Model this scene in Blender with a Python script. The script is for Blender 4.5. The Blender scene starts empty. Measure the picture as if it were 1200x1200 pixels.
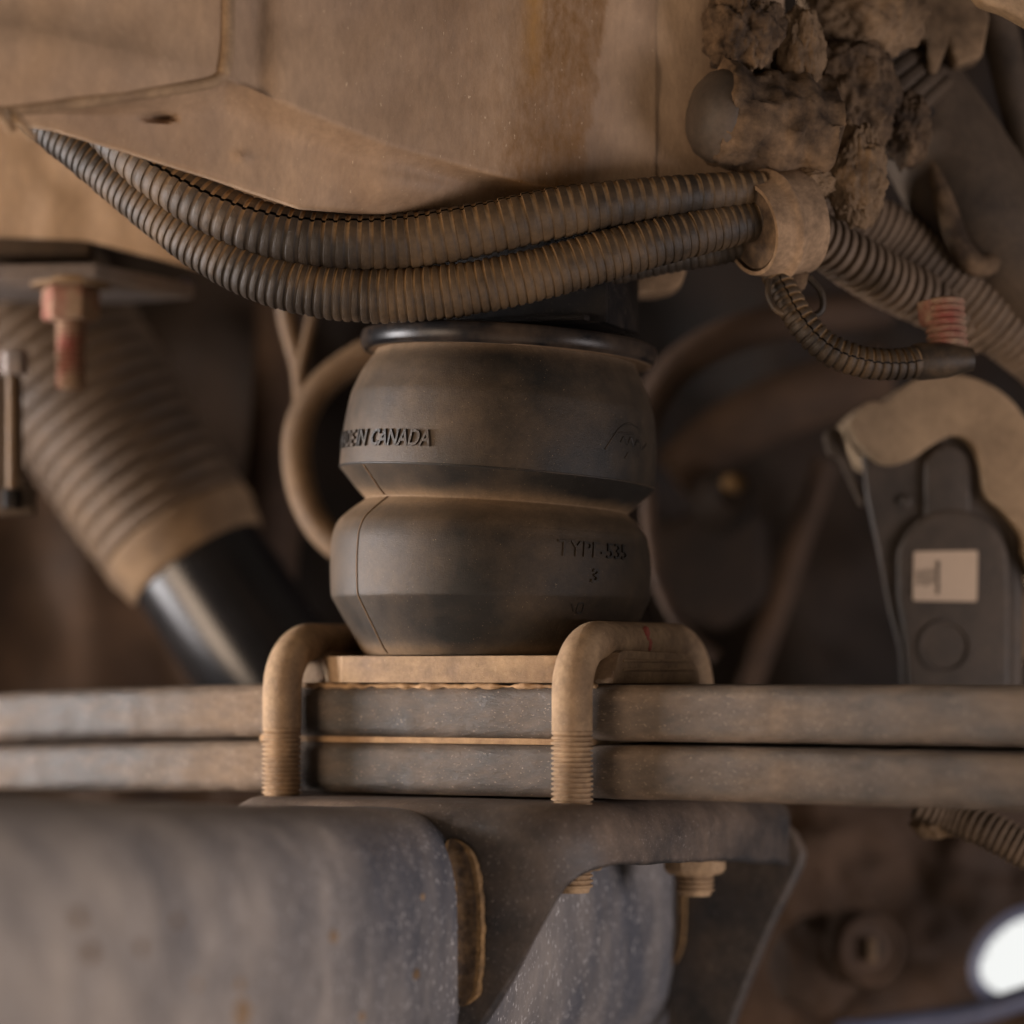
import bpy, bmesh, math, random
import numpy as np
from mathutils import Vector, noise as mnoise

random.seed(7)
SC = bpy.context.scene
COL = SC.collection
S = 0.00032            # metres per layout unit
D = 3600.0             # camera distance in layout units
HZ = 790.0             # eye level, measured from the top of a 1200 tall picture

# ------------------------------------------------------------------ camera
cam_d = bpy.data.cameras.new('camera')
cam = bpy.data.objects.new('camera', cam_d)
COL.objects.link(cam)
cam.location = (0, -D * S, 0)
cam.rotation_euler = (math.radians(90), 0, 0)
cam_d.sensor_width = 36
cam_d.lens = 36 * D / 1200
cam_d.shift_y = (HZ - 600) / 1200
cam_d.clip_start = 0.02
cam_d.clip_end = 50
cam_d.dof.use_dof = True
cam_d.dof.focus_distance = (D - 165) * S
cam_d.dof.aperture_fstop = 3.4
SC.camera = cam

# ------------------------------------------------------------------ world and lamps
w = bpy.data.worlds.new('World'); SC.world = w; w.use_nodes = True
bg = w.node_tree.nodes['Background']
bg.inputs[0].default_value = (1.0, 0.80, 0.62, 1)
bg.inputs[1].default_value = 0.085

def area(name, loc, target, size, power, col, size_y=None, spread=180):
    l = bpy.data.lights.new(name, 'AREA'); l.energy = power; l.color = col
    l.spread = math.radians(spread); l.shape = 'RECTANGLE'; l.size = size; l.size_y = size_y or size
    o = bpy.data.objects.new(name, l); COL.objects.link(o)
    o.location = loc
    o.rotation_euler = (Vector(target) - Vector(loc)).to_track_quat('-Z', 'Y').to_euler()
    return o
area('left_key_light', (-1.12, -0.74, -0.02), (0, 0, 0.05), 0.5, 11.5, (1.0, 0.75, 0.55))  # area lamp added as the warm key from the left
area('wheel_arch_light', (-0.85, 0.05, 0.02), (-0.1, 0.02, 0.03), 0.3, 1.5, (1.0, 0.95, 0.95), spread=55)
area('ground_bounce', (0.05, -1.15, -0.85), (0, 0.0, 0.02), 1.2, 4.5, (1.0, 0.82, 0.68))
area('open_side_light', (1.25, -0.7, -0.25), (0.0, -0.02, -0.05), 0.5, 10.5, (1.0, 0.90, 0.91))

SC.view_settings.view_transform = 'Standard'
SC.view_settings.look = 'None'
SC.view_settings.exposure = 0.0
SC.view_settings.gamma = 1.0
SC.view_settings.use_curve_mapping = False
SC.render.engine = 'CYCLES'
SC.cycles.use_denoising = True
SC.cycles.max_bounces = 6
SC.cycles.caustics_reflective = False
SC.cycles.caustics_refractive = False

# ------------------------------------------------------------------ layout helpers
def P(px, py, Y=0.0):
    t = (D + Y) / D
    return np.array([(px - 600) * t, Y, (HZ - py) * t])

ANG = math.radians(30)
CA, SA = math.cos(ANG), math.sin(ANG)
def V(u, v, z):                      # u along the leaf spring, v along the axle
    return np.array([-25 + u * CA + v * SA, -u * SA + v * CA, z], float)
def PV(px, py, v):                   # the point of the plane v = const that shows at px, py
    t = (v - 25 * SA + D * CA) / ((px - 600) / D * SA + CA)
    return np.array([(px - 600) * t / D, t - D, (HZ - py) * t / D])
def UV(p):
    x, y = p[0] + 25, p[1]
    return x * CA - y * SA, x * SA + y * CA

ORG = {}
def tag(o, label, cat, group=None, kind=None):
    if label: o['label'] = label
    if cat: o['category'] = cat
    if group: o['group'] = group
    if kind: o['kind'] = kind
    return o
def thing(name, at, label, cat, group=None):
    o = bpy.data.objects.new(name, None); COL.objects.link(o)
    o.empty_display_size = 0.01
    p = np.array(at, float) * S
    o.location = p; ORG[o.name] = p
    return tag(o, label, cat, group)
def obj(name, verts, faces, mat, parent=None, smooth=40, bevel=0, seg=2, attrs=None, label=None):
    v = np.asarray(verts, float) * S
    org = np.array([(v[:, 0].min() + v[:, 0].max()) / 2, (v[:, 1].min() + v[:, 1].max()) / 2, v[:, 2].min()])
    me = bpy.data.meshes.new(name)
    me.from_pydata([tuple(x) for x in (v - org)], [], [list(map(int, f)) for f in faces])
    if attrs:
        for k, a in attrs.items():
            at = me.attributes.new(k, 'FLOAT', 'POINT')
            at.data.foreach_set('value', np.asarray(a, np.float32))
    bm = bmesh.new(); bm.from_mesh(me)
    bmesh.ops.recalc_face_normals(bm, faces=bm.faces)
    if bevel:
        es = [e for e in bm.edges if len(e.link_faces) == 2 and e.calc_face_angle(0) > math.radians(28)]
        bmesh.ops.bevel(bm, geom=es, offset=bevel * S, segments=seg, profile=0.6, affect='EDGES', clamp_overlap=True)
    bm.to_mesh(me); bm.free()
    if smooth:
        me.polygons.foreach_set('use_smooth', [True] * len(me.polygons))
        me.set_sharp_from_angle(angle=math.radians(smooth))
    if mat: me.materials.append(mat)
    o = bpy.data.objects.new(name, me); COL.objects.link(o)
    ORG[o.name] = org
    if parent is not None:
        o.parent = parent; o.location = org - ORG[parent.name]
    else:
        o.location = org
    if label: o['label'] = label
    return o

# ------------------------------------------------------------------ shapes
def spline(pts, step):
    p = np.asarray(pts, float)
    if len(p) == 2:
        n = max(2, int(np.linalg.norm(p[1, :3] - p[0, :3]) / step) + 1)
        return np.array([p[0] + (p[1] - p[0]) * t for t in np.linspace(0, 1, n)])
    q = np.vstack([2 * p[0] - p[1], p, 2 * p[-1] - p[-2]])
    out = []
    for i in range(1, len(q) - 2):
        a, b, c, d = q[i - 1], q[i], q[i + 1], q[i + 2]
        for t in np.linspace(0, 1, 40, endpoint=False):
            out.append(0.5 * (2 * b + (c - a) * t + (2 * a - 5 * b + 4 * c - d) * t * t + (3 * b - a - 3 * c + d) * t ** 3))
    out.append(p[-1]); out = np.array(out)
    L = np.concatenate([[0], np.cumsum(np.linalg.norm(np.diff(out[:, :3], axis=0), axis=1))])
    n = max(2, int(L[-1] / step) + 1)
    s = np.linspace(0, L[-1], n)
    return np.array([[np.interp(x, L, out[:, k]) for k in range(out.shape[1])] for x in s])
def frames(p, up=(0, 0, 1)):
    t = np.gradient(p, axis=0); t /= np.linalg.norm(t, axis=1)[:, None]
    n = np.array(up, float); n -= t[0] * n.dot(t[0])
    if np.linalg.norm(n) < 1e-3: n = np.array([1.0, 0, 0]); n -= t[0] * n.dot(t[0])
    n /= np.linalg.norm(n); N = [n]
    for i in range(1, len(p)):
        n = N[-1] - t[i] * N[-1].dot(t[i]); N.append(n / np.linalg.norm(n))
    N = np.array(N); return t, N, np.cross(t, N)
def tube(p, rad, seg=20, caps=True, a0=0, a1=2 * math.pi, up=(0, 0, 1), flat=1.0, twist=None):
    p = np.asarray(p, float); n = len(p)
    rad = np.full(n, rad, float) if np.isscalar(rad) else np.asarray(rad, float)
    t, N, B = frames(p, up)
    full = abs(a1 - a0 - 2 * math.pi) < 1e-6
    ang = np.linspace(a0, a1, seg, endpoint=not full)
    am = np.repeat(ang[None, :], n, 0) + (0 if twist is None else np.asarray(twist)[:, None])
    vs = p[:, None, :] + rad[:, None, None] * (np.cos(am)[:, :, None] * N[:, None, :] * flat + np.sin(am)[:, :, None] * B[:, None, :])
    vs = vs.reshape(-1, 3); fs = []
    m = seg if full else seg - 1
    for i in range(n - 1):
        for j in range(m):
            k = (j + 1) % seg
            fs.append((i * seg + j, i * seg + k, (i + 1) * seg + k, (i + 1) * seg + j))
    if caps and full:
        fs.append(tuple(range(seg - 1, -1, -1))); fs.append(tuple((n - 1) * seg + j for j in range(seg)))
    return vs, fs
def prism(front, ext):
    a = np.asarray(front, float); b = a + np.asarray(ext, float); n = len(a)
    fs = [tuple(range(n)), tuple(range(2 * n - 1, n - 1, -1))]
    fs += [(i, n + i, n + (i + 1) % n, (i + 1) % n) for i in range(n)]
    return np.vstack([a, b]), fs
def box8(fn, a, b):
    c = [(x, y, z) for z in (a[2], b[2]) for y in (a[1], b[1]) for x in (a[0], b[0])]
    return np.array([fn(*q) for q in c]), [(0, 1, 3, 2), (4, 6, 7, 5), (0, 4, 5, 1), (2, 3, 7, 6), (0, 2, 6, 4), (1, 5, 7, 3)]
def lathe(c, axis, prof, seg=40):            # prof: list of (distance along the axis, radius)
    ax = np.asarray(axis, float); ax /= np.linalg.norm(ax)
    n = np.array([0, 0, 1.0]) if abs(ax[2]) < 0.9 else np.array([1.0, 0, 0])
    n -= ax * n.dot(ax); n /= np.linalg.norm(n); b = np.cross(ax, n)
    vs, fs = [], []
    for d, r in prof:
        for j in range(seg):
            a = 2 * math.pi * j / seg
            vs.append(np.asarray(c) + ax * d + r * (math.cos(a) * n + math.sin(a) * b))
    for i in range(len(prof) - 1):
        for j in range(seg):
            k = (j + 1) % seg
            fs.append((i * seg + j, i * seg + k, (i + 1) * seg + k, (i + 1) * seg + j))
    fs.append(tuple(range(seg - 1, -1, -1))); fs.append(tuple((len(prof) - 1) * seg + j for j in range(seg)))
    return np.array(vs), fs
def join(*parts):
    V_, F_, o = [], [], 0
    for v, f in parts:
        V_.append(v); F_ += [tuple(i + o for i in q) for q in f]; o += len(v)
    return np.vstack(V_), F_
def grid(fn, nu, nv):
    vs = [fn(i / (nu - 1), j / (nv - 1)) for i in range(nu) for j in range(nv)]
    fs = [(i * nv + j, i * nv + j + 1, (i + 1) * nv + j + 1, (i + 1) * nv + j) for i in range(nu - 1) for j in range(nv - 1)]
    return np.array(vs), fs
def lump(c, r, seed=0, rough=0.35, sub=5, freq=2.2):
    bm = bmesh.new(); bmesh.ops.create_icosphere(bm, subdivisions=sub, radius=1)
    vs = []
    for v in bm.verts:
        q = v.co * freq + Vector((seed * 7.3, seed * 3.1, seed * 1.7))
        k = 1 + rough * 0.55 * mnoise.fractal(q, 0.95, 2.2, 6) + rough * 0.25 * (abs(mnoise.noise(q * 2.3)) - 0.3)
        vs.append([c[i] + v.co[i] * r[i] * k for i in range(3)])
    fs = [tuple(v.index for v in f.verts) for f in bm.faces]; bm.free()
    return np.array(vs), fs
def rad_at(r, Y): return r * (D + Y) / D

# ------------------------------------------------------------------ materials
def dusty(name, base, dust, amt=0.5, con=2.0, nscale=70, rough=0.75, drough=0.95, spec=0.3, bump=0.25, bscale=900,
          speck=0.0, speck_col=(0.5, 0.42, 0.34), up=0.0, attr=0.0, metal=0.0, var=0.25, stretch=(1, 1, 1), stain=None, sscale=1400, along=None):
    m = bpy.data.materials.new(name); m.use_nodes = True
    nt = m.node_tree; N = nt.nodes; L = nt.links
    b = N['Principled BSDF']
    tc = N.new('ShaderNodeTexCoord')
    mp = N.new('ShaderNodeMapping'); mp.inputs['Scale'].default_value = stretch
    L.new(tc.outputs['Object'], mp.inputs[0])
    if along:
        mp.vector_type = 'TEXTURE'; mp.inputs['Rotation'].default_value = (0, 0, -ANG); mp.inputs['Scale'].default_value = (along, 1, 1)
    def noi(sc, det=6, rg=0.6, vec=mp):
        n = N.new('ShaderNodeTexNoise'); n.inputs['Scale'].default_value = sc
        n.inputs['Detail'].default_value = det; n.inputs['Roughness'].default_value = rg
        L.new(vec.outputs[0], n.inputs['Vector']); return n.outputs['Fac']
    def mt(op, a, c=None, cl=False):
        n = N.new('ShaderNodeMath'); n.operation = op; n.use_clamp = cl
        for i, x in enumerate((a, c)):
            if x is None: continue
            if isinstance(x, (int, float)): n.inputs[i].default_value = x
            else: L.new(x, n.inputs[i])
        return n.outputs[0]
    def mix(f, a, c):
        n = N.new('ShaderNodeMix'); n.data_type = 'RGBA'
        if isinstance(f, (int, float)): n.inputs[0].default_value = f
        else: L.new(f, n.inputs[0])
        for i, x in ((6, a), (7, c)):
            if isinstance(x, tuple): n.inputs[i].default_value = (*x, 1)
            else: L.new(x, n.inputs[i])
        return n.outputs[2]
    n1 = noi(nscale, 9, 0.62)
    fac = mt('ADD', mt('MULTIPLY', mt('SUBTRACT', n1, 0.5), con), amt)
    if attr:
        a = N.new('ShaderNodeAttribute'); a.attribute_name = 'dust'
        fine = mt('ADD', mt('MULTIPLY', noi(nscale * 2.5), 1.1), 0.45)
        fac = mt('ADD', fac, mt('MULTIPLY', mt('MULTIPLY', a.outputs['Fac'], fine), attr))
    if up:
        g = N.new('ShaderNodeNewGeometry'); sx = N.new('ShaderNodeSeparateXYZ'); L.new(g.outputs['Normal'], sx.inputs[0])
        fac = mt('ADD', fac, mt('MULTIPLY', sx.outputs[2], up))
    fac = mt('MULTIPLY', fac, 1.0, True)
    colr = mix(fac, base, dust)
    if stain:
        a = N.new('ShaderNodeAttribute'); a.attribute_name = 'stain'
        f = mt('MULTIPLY', a.outputs['Fac'], mt('ADD', mt('MULTIPLY', noi(300, 7, 0.78), 1.9), -0.25), True)
        colr = mix(f, colr, stain)
        a2 = N.new('ShaderNodeAttribute'); a2.attribute_name = 'streak'
        colr = mix(mt('MULTIPLY', a2.outputs['Fac'], mt('ADD', mt('MULTIPLY', noi(160, 6, 0.7), 2.0), -0.3), True), colr, (0.36, 0.185, 0.045))
    if speck:
        sp = mt('MULTIPLY', mt('SUBTRACT', noi(sscale, 3, 0.5), 1 - speck), 14.0, True)
        colr = mix(sp, colr, speck_col)
    v = mt('MAXIMUM', mt('ADD', mt('ADD', mt('MULTIPLY', noi(bscale * 0.45, 8, 0.75), var * 2.8), mt('MULTIPLY', noi(bscale * 0.11, 6, 0.7), var * 2.4)), 1 - var * 2.6), 0.25)
    vm = N.new('ShaderNodeVectorMath'); vm.operation = 'SCALE'
    L.new(colr, vm.inputs[0]); L.new(v, vm.inputs[3])
    L.new(vm.outputs[0], b.inputs['Base Color'])
    r = mt('ADD', mt('MULTIPLY', fac, drough - rough), rough)
    L.new(r, b.inputs['Roughness'])
    b.inputs['Specular IOR Level'].default_value = spec
    b.inputs['Metallic'].default_value = metal
    bp = N.new('ShaderNodeBump'); bp.inputs['Strength'].default_value = bump; bp.inputs['Distance'].default_value = 0.0006
    L.new(mt('ADD', noi(bscale, 8, 0.7), mt('MULTIPLY', n1, 1.2)), bp.inputs['Height'])
    L.new(bp.outputs[0], b.inputs['Normal'])
    return m
DUST = (0.36, 0.235, 0.135)
TAN = (0.42, 0.29, 0.18)
M = {}
M['frame'] = dusty('dusty frame steel', (0.215, 0.138, 0.086), (0.45, 0.310, 0.200), 0.54, 2.4, 22, 0.45, 0.8, 0.4, bump=0.5, attr=0.45, stain=(0.180, 0.086, 0.022), var=0.22, speck=0.31, speck_col=(0.6, 0.45, 0.3), sscale=1100, stretch=(1, 1, 0.4))
M['bellows'] = dusty('dusty black rubber', (0.015, 0.013, 0.011), (0.165, 0.106, 0.058), 0.09, 1.2, 24, 0.46, 0.75, 0.3, bump=0.35, bscale=1600, attr=0.68, up=0.10, speck=0.31, speck_col=(0.22, 0.16, 0.10), sscale=1700, var=0.30)
M['black_gloss'] = dusty('gloss black paint', (0.006, 0.006, 0.007), (0.24, 0.16, 0.10), 0.04, 0.5, 60, 0.28, 0.7, 0.14, bump=0.10, attr=0.85, var=0.1)
M['black_matt'] = dusty('matt black steel', (0.007, 0.006, 0.006), (0.06, 0.045, 0.032), 0.08, 1.0, 80, 0.6, 0.85, 0.12, bump=0.3, speck=0.33, speck_col=(0.2, 0.15, 0.11))
M['bolt'] = dusty('tan dust on steel rod', (0.20, 0.128, 0.075), (0.39, 0.265, 0.155), 0.55, 2.8, 70, 0.55, 0.85, 0.3, bump=0.7, bscale=900, speck=0.31, speck_col=(0.54, 0.40, 0.27), sscale=1500, var=0.38)
M['plate'] = dusty('dusty tan plate', (0.20, 0.13, 0.08), (0.40, 0.275, 0.165), 0.58, 2.8, 60, 0.6, 0.9, bump=0.6, var=0.32, speck=0.3, speck_col=(0.54, 0.40, 0.27))
M['leaf'] = dusty('worn spring steel', (0.050, 0.044, 0.040), (0.185, 0.130, 0.088), 0.34, 3.0, 42, 0.42, 0.85, 0.35, bump=0.9, bscale=700, speck=0.35, speck_col=(0.34, 0.26, 0.19), sscale=1700, attr=0.75, var=0.42, along=2.2)
M['shim'] = dusty('dust caked liner', (0.22, 0.13, 0.07), (0.44, 0.285, 0.155), 0.6, 2.4, 120, bump=0.7, var=0.35)
M['axle'] = dusty('chipped grey axle paint', (0.092, 0.096, 0.112), (0.43, 0.365, 0.305), 0.15, 1.8, 24, 0.34, 0.85, 0.5, bump=0.6, bscale=420, speck=0.38, speck_col=(0.55, 0.53, 0.52), sscale=900, var=0.30, stretch=(1, 1, 0.45), attr=0.45)
M['seat'] = dusty('chipped black seat paint', (0.030, 0.029, 0.031), (0.17, 0.118, 0.082), 0.34, 2.2, 26, 0.34, 0.85, 0.5, bump=0.6, bscale=600, speck=0.345, speck_col=(0.40, 0.34, 0.30), sscale=1300, up=0.35, var=0.4)
M['weld'] = dusty('rusty weld bead', (0.07, 0.05, 0.04), (0.30, 0.18, 0.08), 0.22, 2.0, 110, bump=0.9, bscale=500, attr=0.6, var=0.4)
M['loom'] = dusty('dusty corrugated plastic', (0.028, 0.021, 0.0155), (0.28, 0.172, 0.082), 0.09, 1.5, 26, 0.45, 0.8, 0.3, bump=0.4, bscale=1400, attr=0.9, up=0.04, var=0.32)
M['loom_r'] = dusty('brown dusty corrugated plastic', (0.07, 0.050, 0.036), (0.24, 0.165, 0.108), 0.5, 1.8, 30, 0.55, 0.9, bump=0.3, attr=-0.3, var=0.3)  # negative attr colours the grooves darker than the ribs
M['wire'] = dusty('black wire', (0.012, 0.010, 0.010), (0.05, 0.04, 0.03), 0.1)
M['green'] = dusty('green wire jacket', (0.04, 0.17, 0.09), (0.2, 0.16, 0.1), 0.2)
M['tape'] = dusty('dusty clamp rubber', (0.14, 0.09, 0.055), (0.34, 0.225, 0.135), 0.55, 2.2, 50, bump=0.7, var=0.35)
M['mud'] = dusty('caked mud', (0.036, 0.022, 0.013), (0.18, 0.115, 0.066), 0.38, 3.2, 70, 0.85, 0.95, bump=1.0, bscale=420, var=0.55)
M['mudtan'] = dusty('dry tan mud', (0.085, 0.053, 0.030), (0.24, 0.158, 0.092), 0.5, 2.6, 60, 0.85, 0.95, bump=1.0, bscale=420, var=0.4)
M['hose'] = dusty('dusty brown hose', (0.034, 0.025, 0.019), (0.125, 0.086, 0.056), 0.45, 2.2, 28, 0.5, 0.9, bump=0.3, var=0.3)
M['hosetan'] = dusty('tan dusty hose', (0.08, 0.05, 0.029), (0.23, 0.148, 0.083), 0.42, 1.8, 35, 0.5, 0.9, bump=0.3)
M['boot'] = dusty('dusty rubber boot', (0.048, 0.034, 0.025), (0.172, 0.112, 0.066), 0.42, 1.8, 18, 0.5, 0.9, bump=0.25, attr=-0.3)  # negative attr makes the colour darker between the boot ribs
M['shock'] = dusty('black damper paint', (0.008, 0.008, 0.009), (0.05, 0.038, 0.030), 0.10, 0.6, 14, 0.22, 0.6, 0.4, bump=0.08)
M['collar'] = dusty('ochre collar dust', (0.10, 0.064, 0.038), (0.31, 0.20, 0.11), 0.40, 2.6, 22, bump=0.3)
M['plastic'] = dusty('dark actuator plastic', (0.036, 0.029, 0.024), (0.14, 0.10, 0.07), 0.30, 1.6, 30, 0.45, 0.85, 0.4, bump=0.3, var=0.3)
M['caliper'] = dusty('dust coated cast metal', (0.22, 0.150, 0.092), (0.40, 0.280, 0.170), 0.58, 1.8, 30, 0.7, 0.95, bump=0.8, bscale=700, var=0.3)
M['paper'] = dusty('sticker paper', (0.60, 0.46, 0.34), (0.5, 0.37, 0.26), 0.25, 1.0, 40, 0.6, 0.8, bump=0.02, var=0.06)
M['ink'] = dusty('sticker ink', (0.05, 0.042, 0.038), (0.12, 0.09, 0.06), 0.1, bump=0.0)
M['red'] = dusty('red paint mark', (0.34, 0.075, 0.06), (0.30, 0.17, 0.11), 0.25, 2.0, 200, bump=0.2)
M['redbolt'] = dusty('red marked bolt', (0.20, 0.055, 0.04), (0.24, 0.160, 0.105), 0.72, 4.5, 75, bump=0.5, var=0.25)
M['grey'] = dusty('grey bracket paint', (0.15, 0.135, 0.135), (0.26, 0.19, 0.14), 0.30, 1.8, 24, 0.4, 0.85, bump=0.3, var=0.3)
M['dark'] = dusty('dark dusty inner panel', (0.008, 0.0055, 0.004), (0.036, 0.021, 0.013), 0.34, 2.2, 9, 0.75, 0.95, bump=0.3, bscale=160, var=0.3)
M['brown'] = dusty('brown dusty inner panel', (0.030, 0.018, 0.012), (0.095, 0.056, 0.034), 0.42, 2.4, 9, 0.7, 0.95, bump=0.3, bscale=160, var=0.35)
M['ochre'] = dusty('ochre plastic', (0.11, 0.06, 0.017), (0.09, 0.055, 0.03), 0.3)
M['bluegrey'] = dusty('blue grey rim paint', (0.10, 0.12, 0.20), (0.14, 0.12, 0.12), 0.25, 1.5, 20, 0.35, 0.8, 0.5)
def emis(name, col, s):
    m = bpy.data.materials.new(name); m.use_nodes = True
    n = m.node_tree.nodes; e = n.new('ShaderNodeEmission'); e.inputs[0].default_value = (*col, 1); e.inputs[1].default_value = s
    m.node_tree.links.new(e.outputs[0], n['Material Output'].inputs[0]); return m
M['sky'] = emis('daylight sky', (0.97, 0.98, 0.96), 0.95)

# ------------------------------------------------------------------ setting: the dark inside of the vehicle behind everything
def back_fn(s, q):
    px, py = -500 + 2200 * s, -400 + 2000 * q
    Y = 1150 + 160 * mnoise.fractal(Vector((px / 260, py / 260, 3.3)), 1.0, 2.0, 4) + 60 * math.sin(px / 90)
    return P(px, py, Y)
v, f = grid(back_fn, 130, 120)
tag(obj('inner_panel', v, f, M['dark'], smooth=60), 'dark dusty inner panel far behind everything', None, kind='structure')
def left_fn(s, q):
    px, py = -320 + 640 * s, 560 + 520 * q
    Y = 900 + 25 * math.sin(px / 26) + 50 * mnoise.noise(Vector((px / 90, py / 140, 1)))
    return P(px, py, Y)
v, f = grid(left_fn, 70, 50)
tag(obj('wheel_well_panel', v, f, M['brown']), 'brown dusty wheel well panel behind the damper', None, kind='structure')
def right_fn(s, q):
    px, py = 780 + 760 * s, 900 + 560 * q
    Y = 640 + 60 * mnoise.fractal(Vector((px / 120, py / 120, 8)), 1.0, 2.0, 4) + 0.25 * (px - 900)
    # a slot near the right edge through which daylight shows
    return P(px, py, Y)
EXC, EYC, EA, EB, ET = 1200, 1118, 58, 38, math.radians(-38)
def in_slot(p):
    t = (D + p[1]) / D; px = 600 + p[0] / t; py = HZ - p[2] / t
    dx, dy = px - EXC, py - EYC
    a = (dx * math.cos(ET) + dy * math.sin(ET)) / (EA + 8); b = (-dx * math.sin(ET) + dy * math.cos(ET)) / (EB + 8)
    return a * a + b * b < 1
v, f = grid(right_fn, 90, 70)
f = [q for q in f if not all(in_slot(v[i]) for i in q)]
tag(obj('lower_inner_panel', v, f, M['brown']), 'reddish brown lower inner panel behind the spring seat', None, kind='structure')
sk = [P(1192 + x, 1120 + y, 840) for x, y in ((-150, -150), (150, -150), (150, 150), (-150, 150))]
v, f = prism(sk, (0, 4, 0))
tag(obj('sky', v, f, M['sky'], smooth=0), 'bright daylight beyond the slot', None, kind='structure')

# ------------------------------------------------------------------ frame rail
STN = np.array([-140, 0, 60, 150, 240, 264, 290, 350, 450, 560, 620, 700, 768, 860, 1000], float)
L1 = np.array([148, 131, 124, 112, 98, 92, 100, 128, 168, 200, 216, 228, 236, 242, 250], float)
L2 = np.array([120, 141, 150, 177, 205, 213, 222, 242, 250, 247, 244, 244, 246, 250, 256], float)
FY = np.array([-430, -385, -368, -338, -306, -297, -287, -262, -216, -158, -125, -84, -60, -40, -15], float)
def fr_fn(s, q):
    px = -140 + s * (768 + 140)
    l1, l2, fy = (np.interp(px, STN, a) for a in (L1, L2, FY))
    l2 = max(l2, l1 + 6)
    left = 1 / (1 + math.exp((px - 262) / 7))
    if q < 0.62:
        k = q / 0.62
        py = -90 + (l1 + 90) * k
        # upper face; left of the seam it is a pressed panel with a hollow above and a rolled lip below
        bl = 30 + px * 0.2; sg = 1 / (1 + math.exp(-(py - bl) / 15))
        Y = fy - left * 26 * min(1, max(0, 262 - px) / 120) * sg * max(0, 1 - 0.95 * max(0, py - bl) / max(20, l1 - bl))
        Y += (1 - left) * 10 * math.exp(-((px - 300) / 18) ** 2)
    elif q < 0.86:
        k = (q - 0.62) / 0.24
        py = l1 + (l2 - l1) * k
        Y = fy + 34 * math.sin(min(1, k * 2.5) * math.pi / 2) + 16 * k - 26 * math.exp(-((px - 470) / 75) ** 2) * math.sin(math.pi * k)
        Y += 6 * math.exp(-(((px - 283) / 9) ** 2 + ((py - 184) / 5) ** 2)) * -1
        Y += 22 * max(0, 1 - (((px - 187) / 24) ** 2 + ((py - 138) / 6) ** 2))
    else:
        k = (q - 0.86) / 0.14
        py = l2 + 3 * math.sin(math.pi * min(1, k * 2)) + 2 * k
        Y = fy + 50 + 90 * k
    Y += 3 * mnoise.noise(Vector((px / 60, py / 60, 0)))
    return P(px, py, Y)
v, f = grid(fr_fn, 260, 110)
t_ = (D + v[:, 1]) / D; pxs = 600 + v[:, 0] / t_; pys = HZ - v[:, 2] / t_
stain = np.clip(1.0 * np.exp(-((pxs - 670 + pys * 0.16) / 42) ** 2)
                + 0.45 * np.clip((pxs - 380) / 220, 0, 1), 0, 1) * np.clip((714 - 0.14 * pys + np.array([9 * mnoise.fractal(Vector((y / 30, 1, 1)), 1, 2, 3) for y in pys]) - pxs) / 3, 0, 1)
du = np.clip((300 - pxs) / 300, -0.3, 1) * 0.9 + 0.5 * np.exp(-((pxs - 740) / 30) ** 2)  # paler left end: light on the rail painted in with the dust colour
rail = thing('frame_rail', P(350, 250, -300), 'large tan dusty steel frame rail across the top left', 'frame rail')
obj('side_panel', v, f, M['frame'], rail, 55, attrs={'stain': stain, 'dust': du, 'streak': 0.9 * np.exp(-((pxs - 624) / 11) ** 2) * np.clip((120 - pys) / 80, 0, 1)})
# vertical seam and rolled lip
p = [P(x, y, Y) for x, y, Y in ((270, -80, -295), (268, 0, -296), (267, 60, -297), (262, 86, -298))]
v, f = tube(spline(p, 8), 7, 12); obj('seam_bead', v, f, M['plate'], rail)
p = [P(x, y, np.interp(x, STN, FY) + 1) for x, y in ((-120, 146), (0, 131), (60, 124), (150, 112), (225, 101), (252, 95), (264, 84))]
v, f = tube(spline(p, 8), 6.5, 12); obj('rolled_lip', v, f, M['plate'], rail)
# overlapping end plate right of the dark joint line
def ep(s, q):
    px = 764 + 155 * s; py = -90 + 345 * q
    return P(px, py, np.interp(px, STN, FY) + 2.5 + 2 * mnoise.noise(Vector((px / 50, py / 50, 4))))
v, f = grid(ep, 40, 40)
vb = v + np.array([0, 12, 0]); n = len(v)
f2 = [tuple(reversed([i + n for i in q])) for q in f]
edge = [(i * 40, (i + 1) * 40, n + (i + 1) * 40, n + i * 40) for i in range(39)] + [(j, j + 1, n + j + 1, n + j) for j in range(39)]
obj('end_panel', np.vstack([v, vb]), f + f2 + edge, M['frame'], rail, 50, attrs={'dust': np.full(2 * n, 0.5), 'stain': np.zeros(2 * n)})
# small clips under the left end of the rail
for k, (x, y) in enumerate(((2, 137), (26, 146))):
    p = [P(x - 14, y - 14, -470), P(x, y, -480), P(x + 14, y + 16, -470)]
    v, f = tube(spline(p, 5), 5, 10); obj('clip', v, f, M['plate'], rail)

# tan panel behind the conduits on the left
def lp(s, q):
    px = -200 + 540 * s
    bot = np.interp(px, [-200, 0, 100, 170, 240, 340], [276, 278, 282, 300, 318, 330])
    py = 60 + (bot - 60) * min(1, q / 0.9)
    Y = 230 + 4 * mnoise.noise(Vector((px / 40, py / 40, 2))) + (120 * (q - 0.9) / 0.1 if q > 0.9 else 0) + 60 * max(0, (px - 180) / 160) ** 2
    return P(px, py, Y)
v, f = grid(lp, 60, 50)
tag(obj('body_panel', v, f, M['frame'], attrs={'dust': np.full(len(v), 0.75), 'stain': np.zeros(len(v))}), 'flat tan dusty body panel below the frame rail at far left', 'panel')

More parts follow.
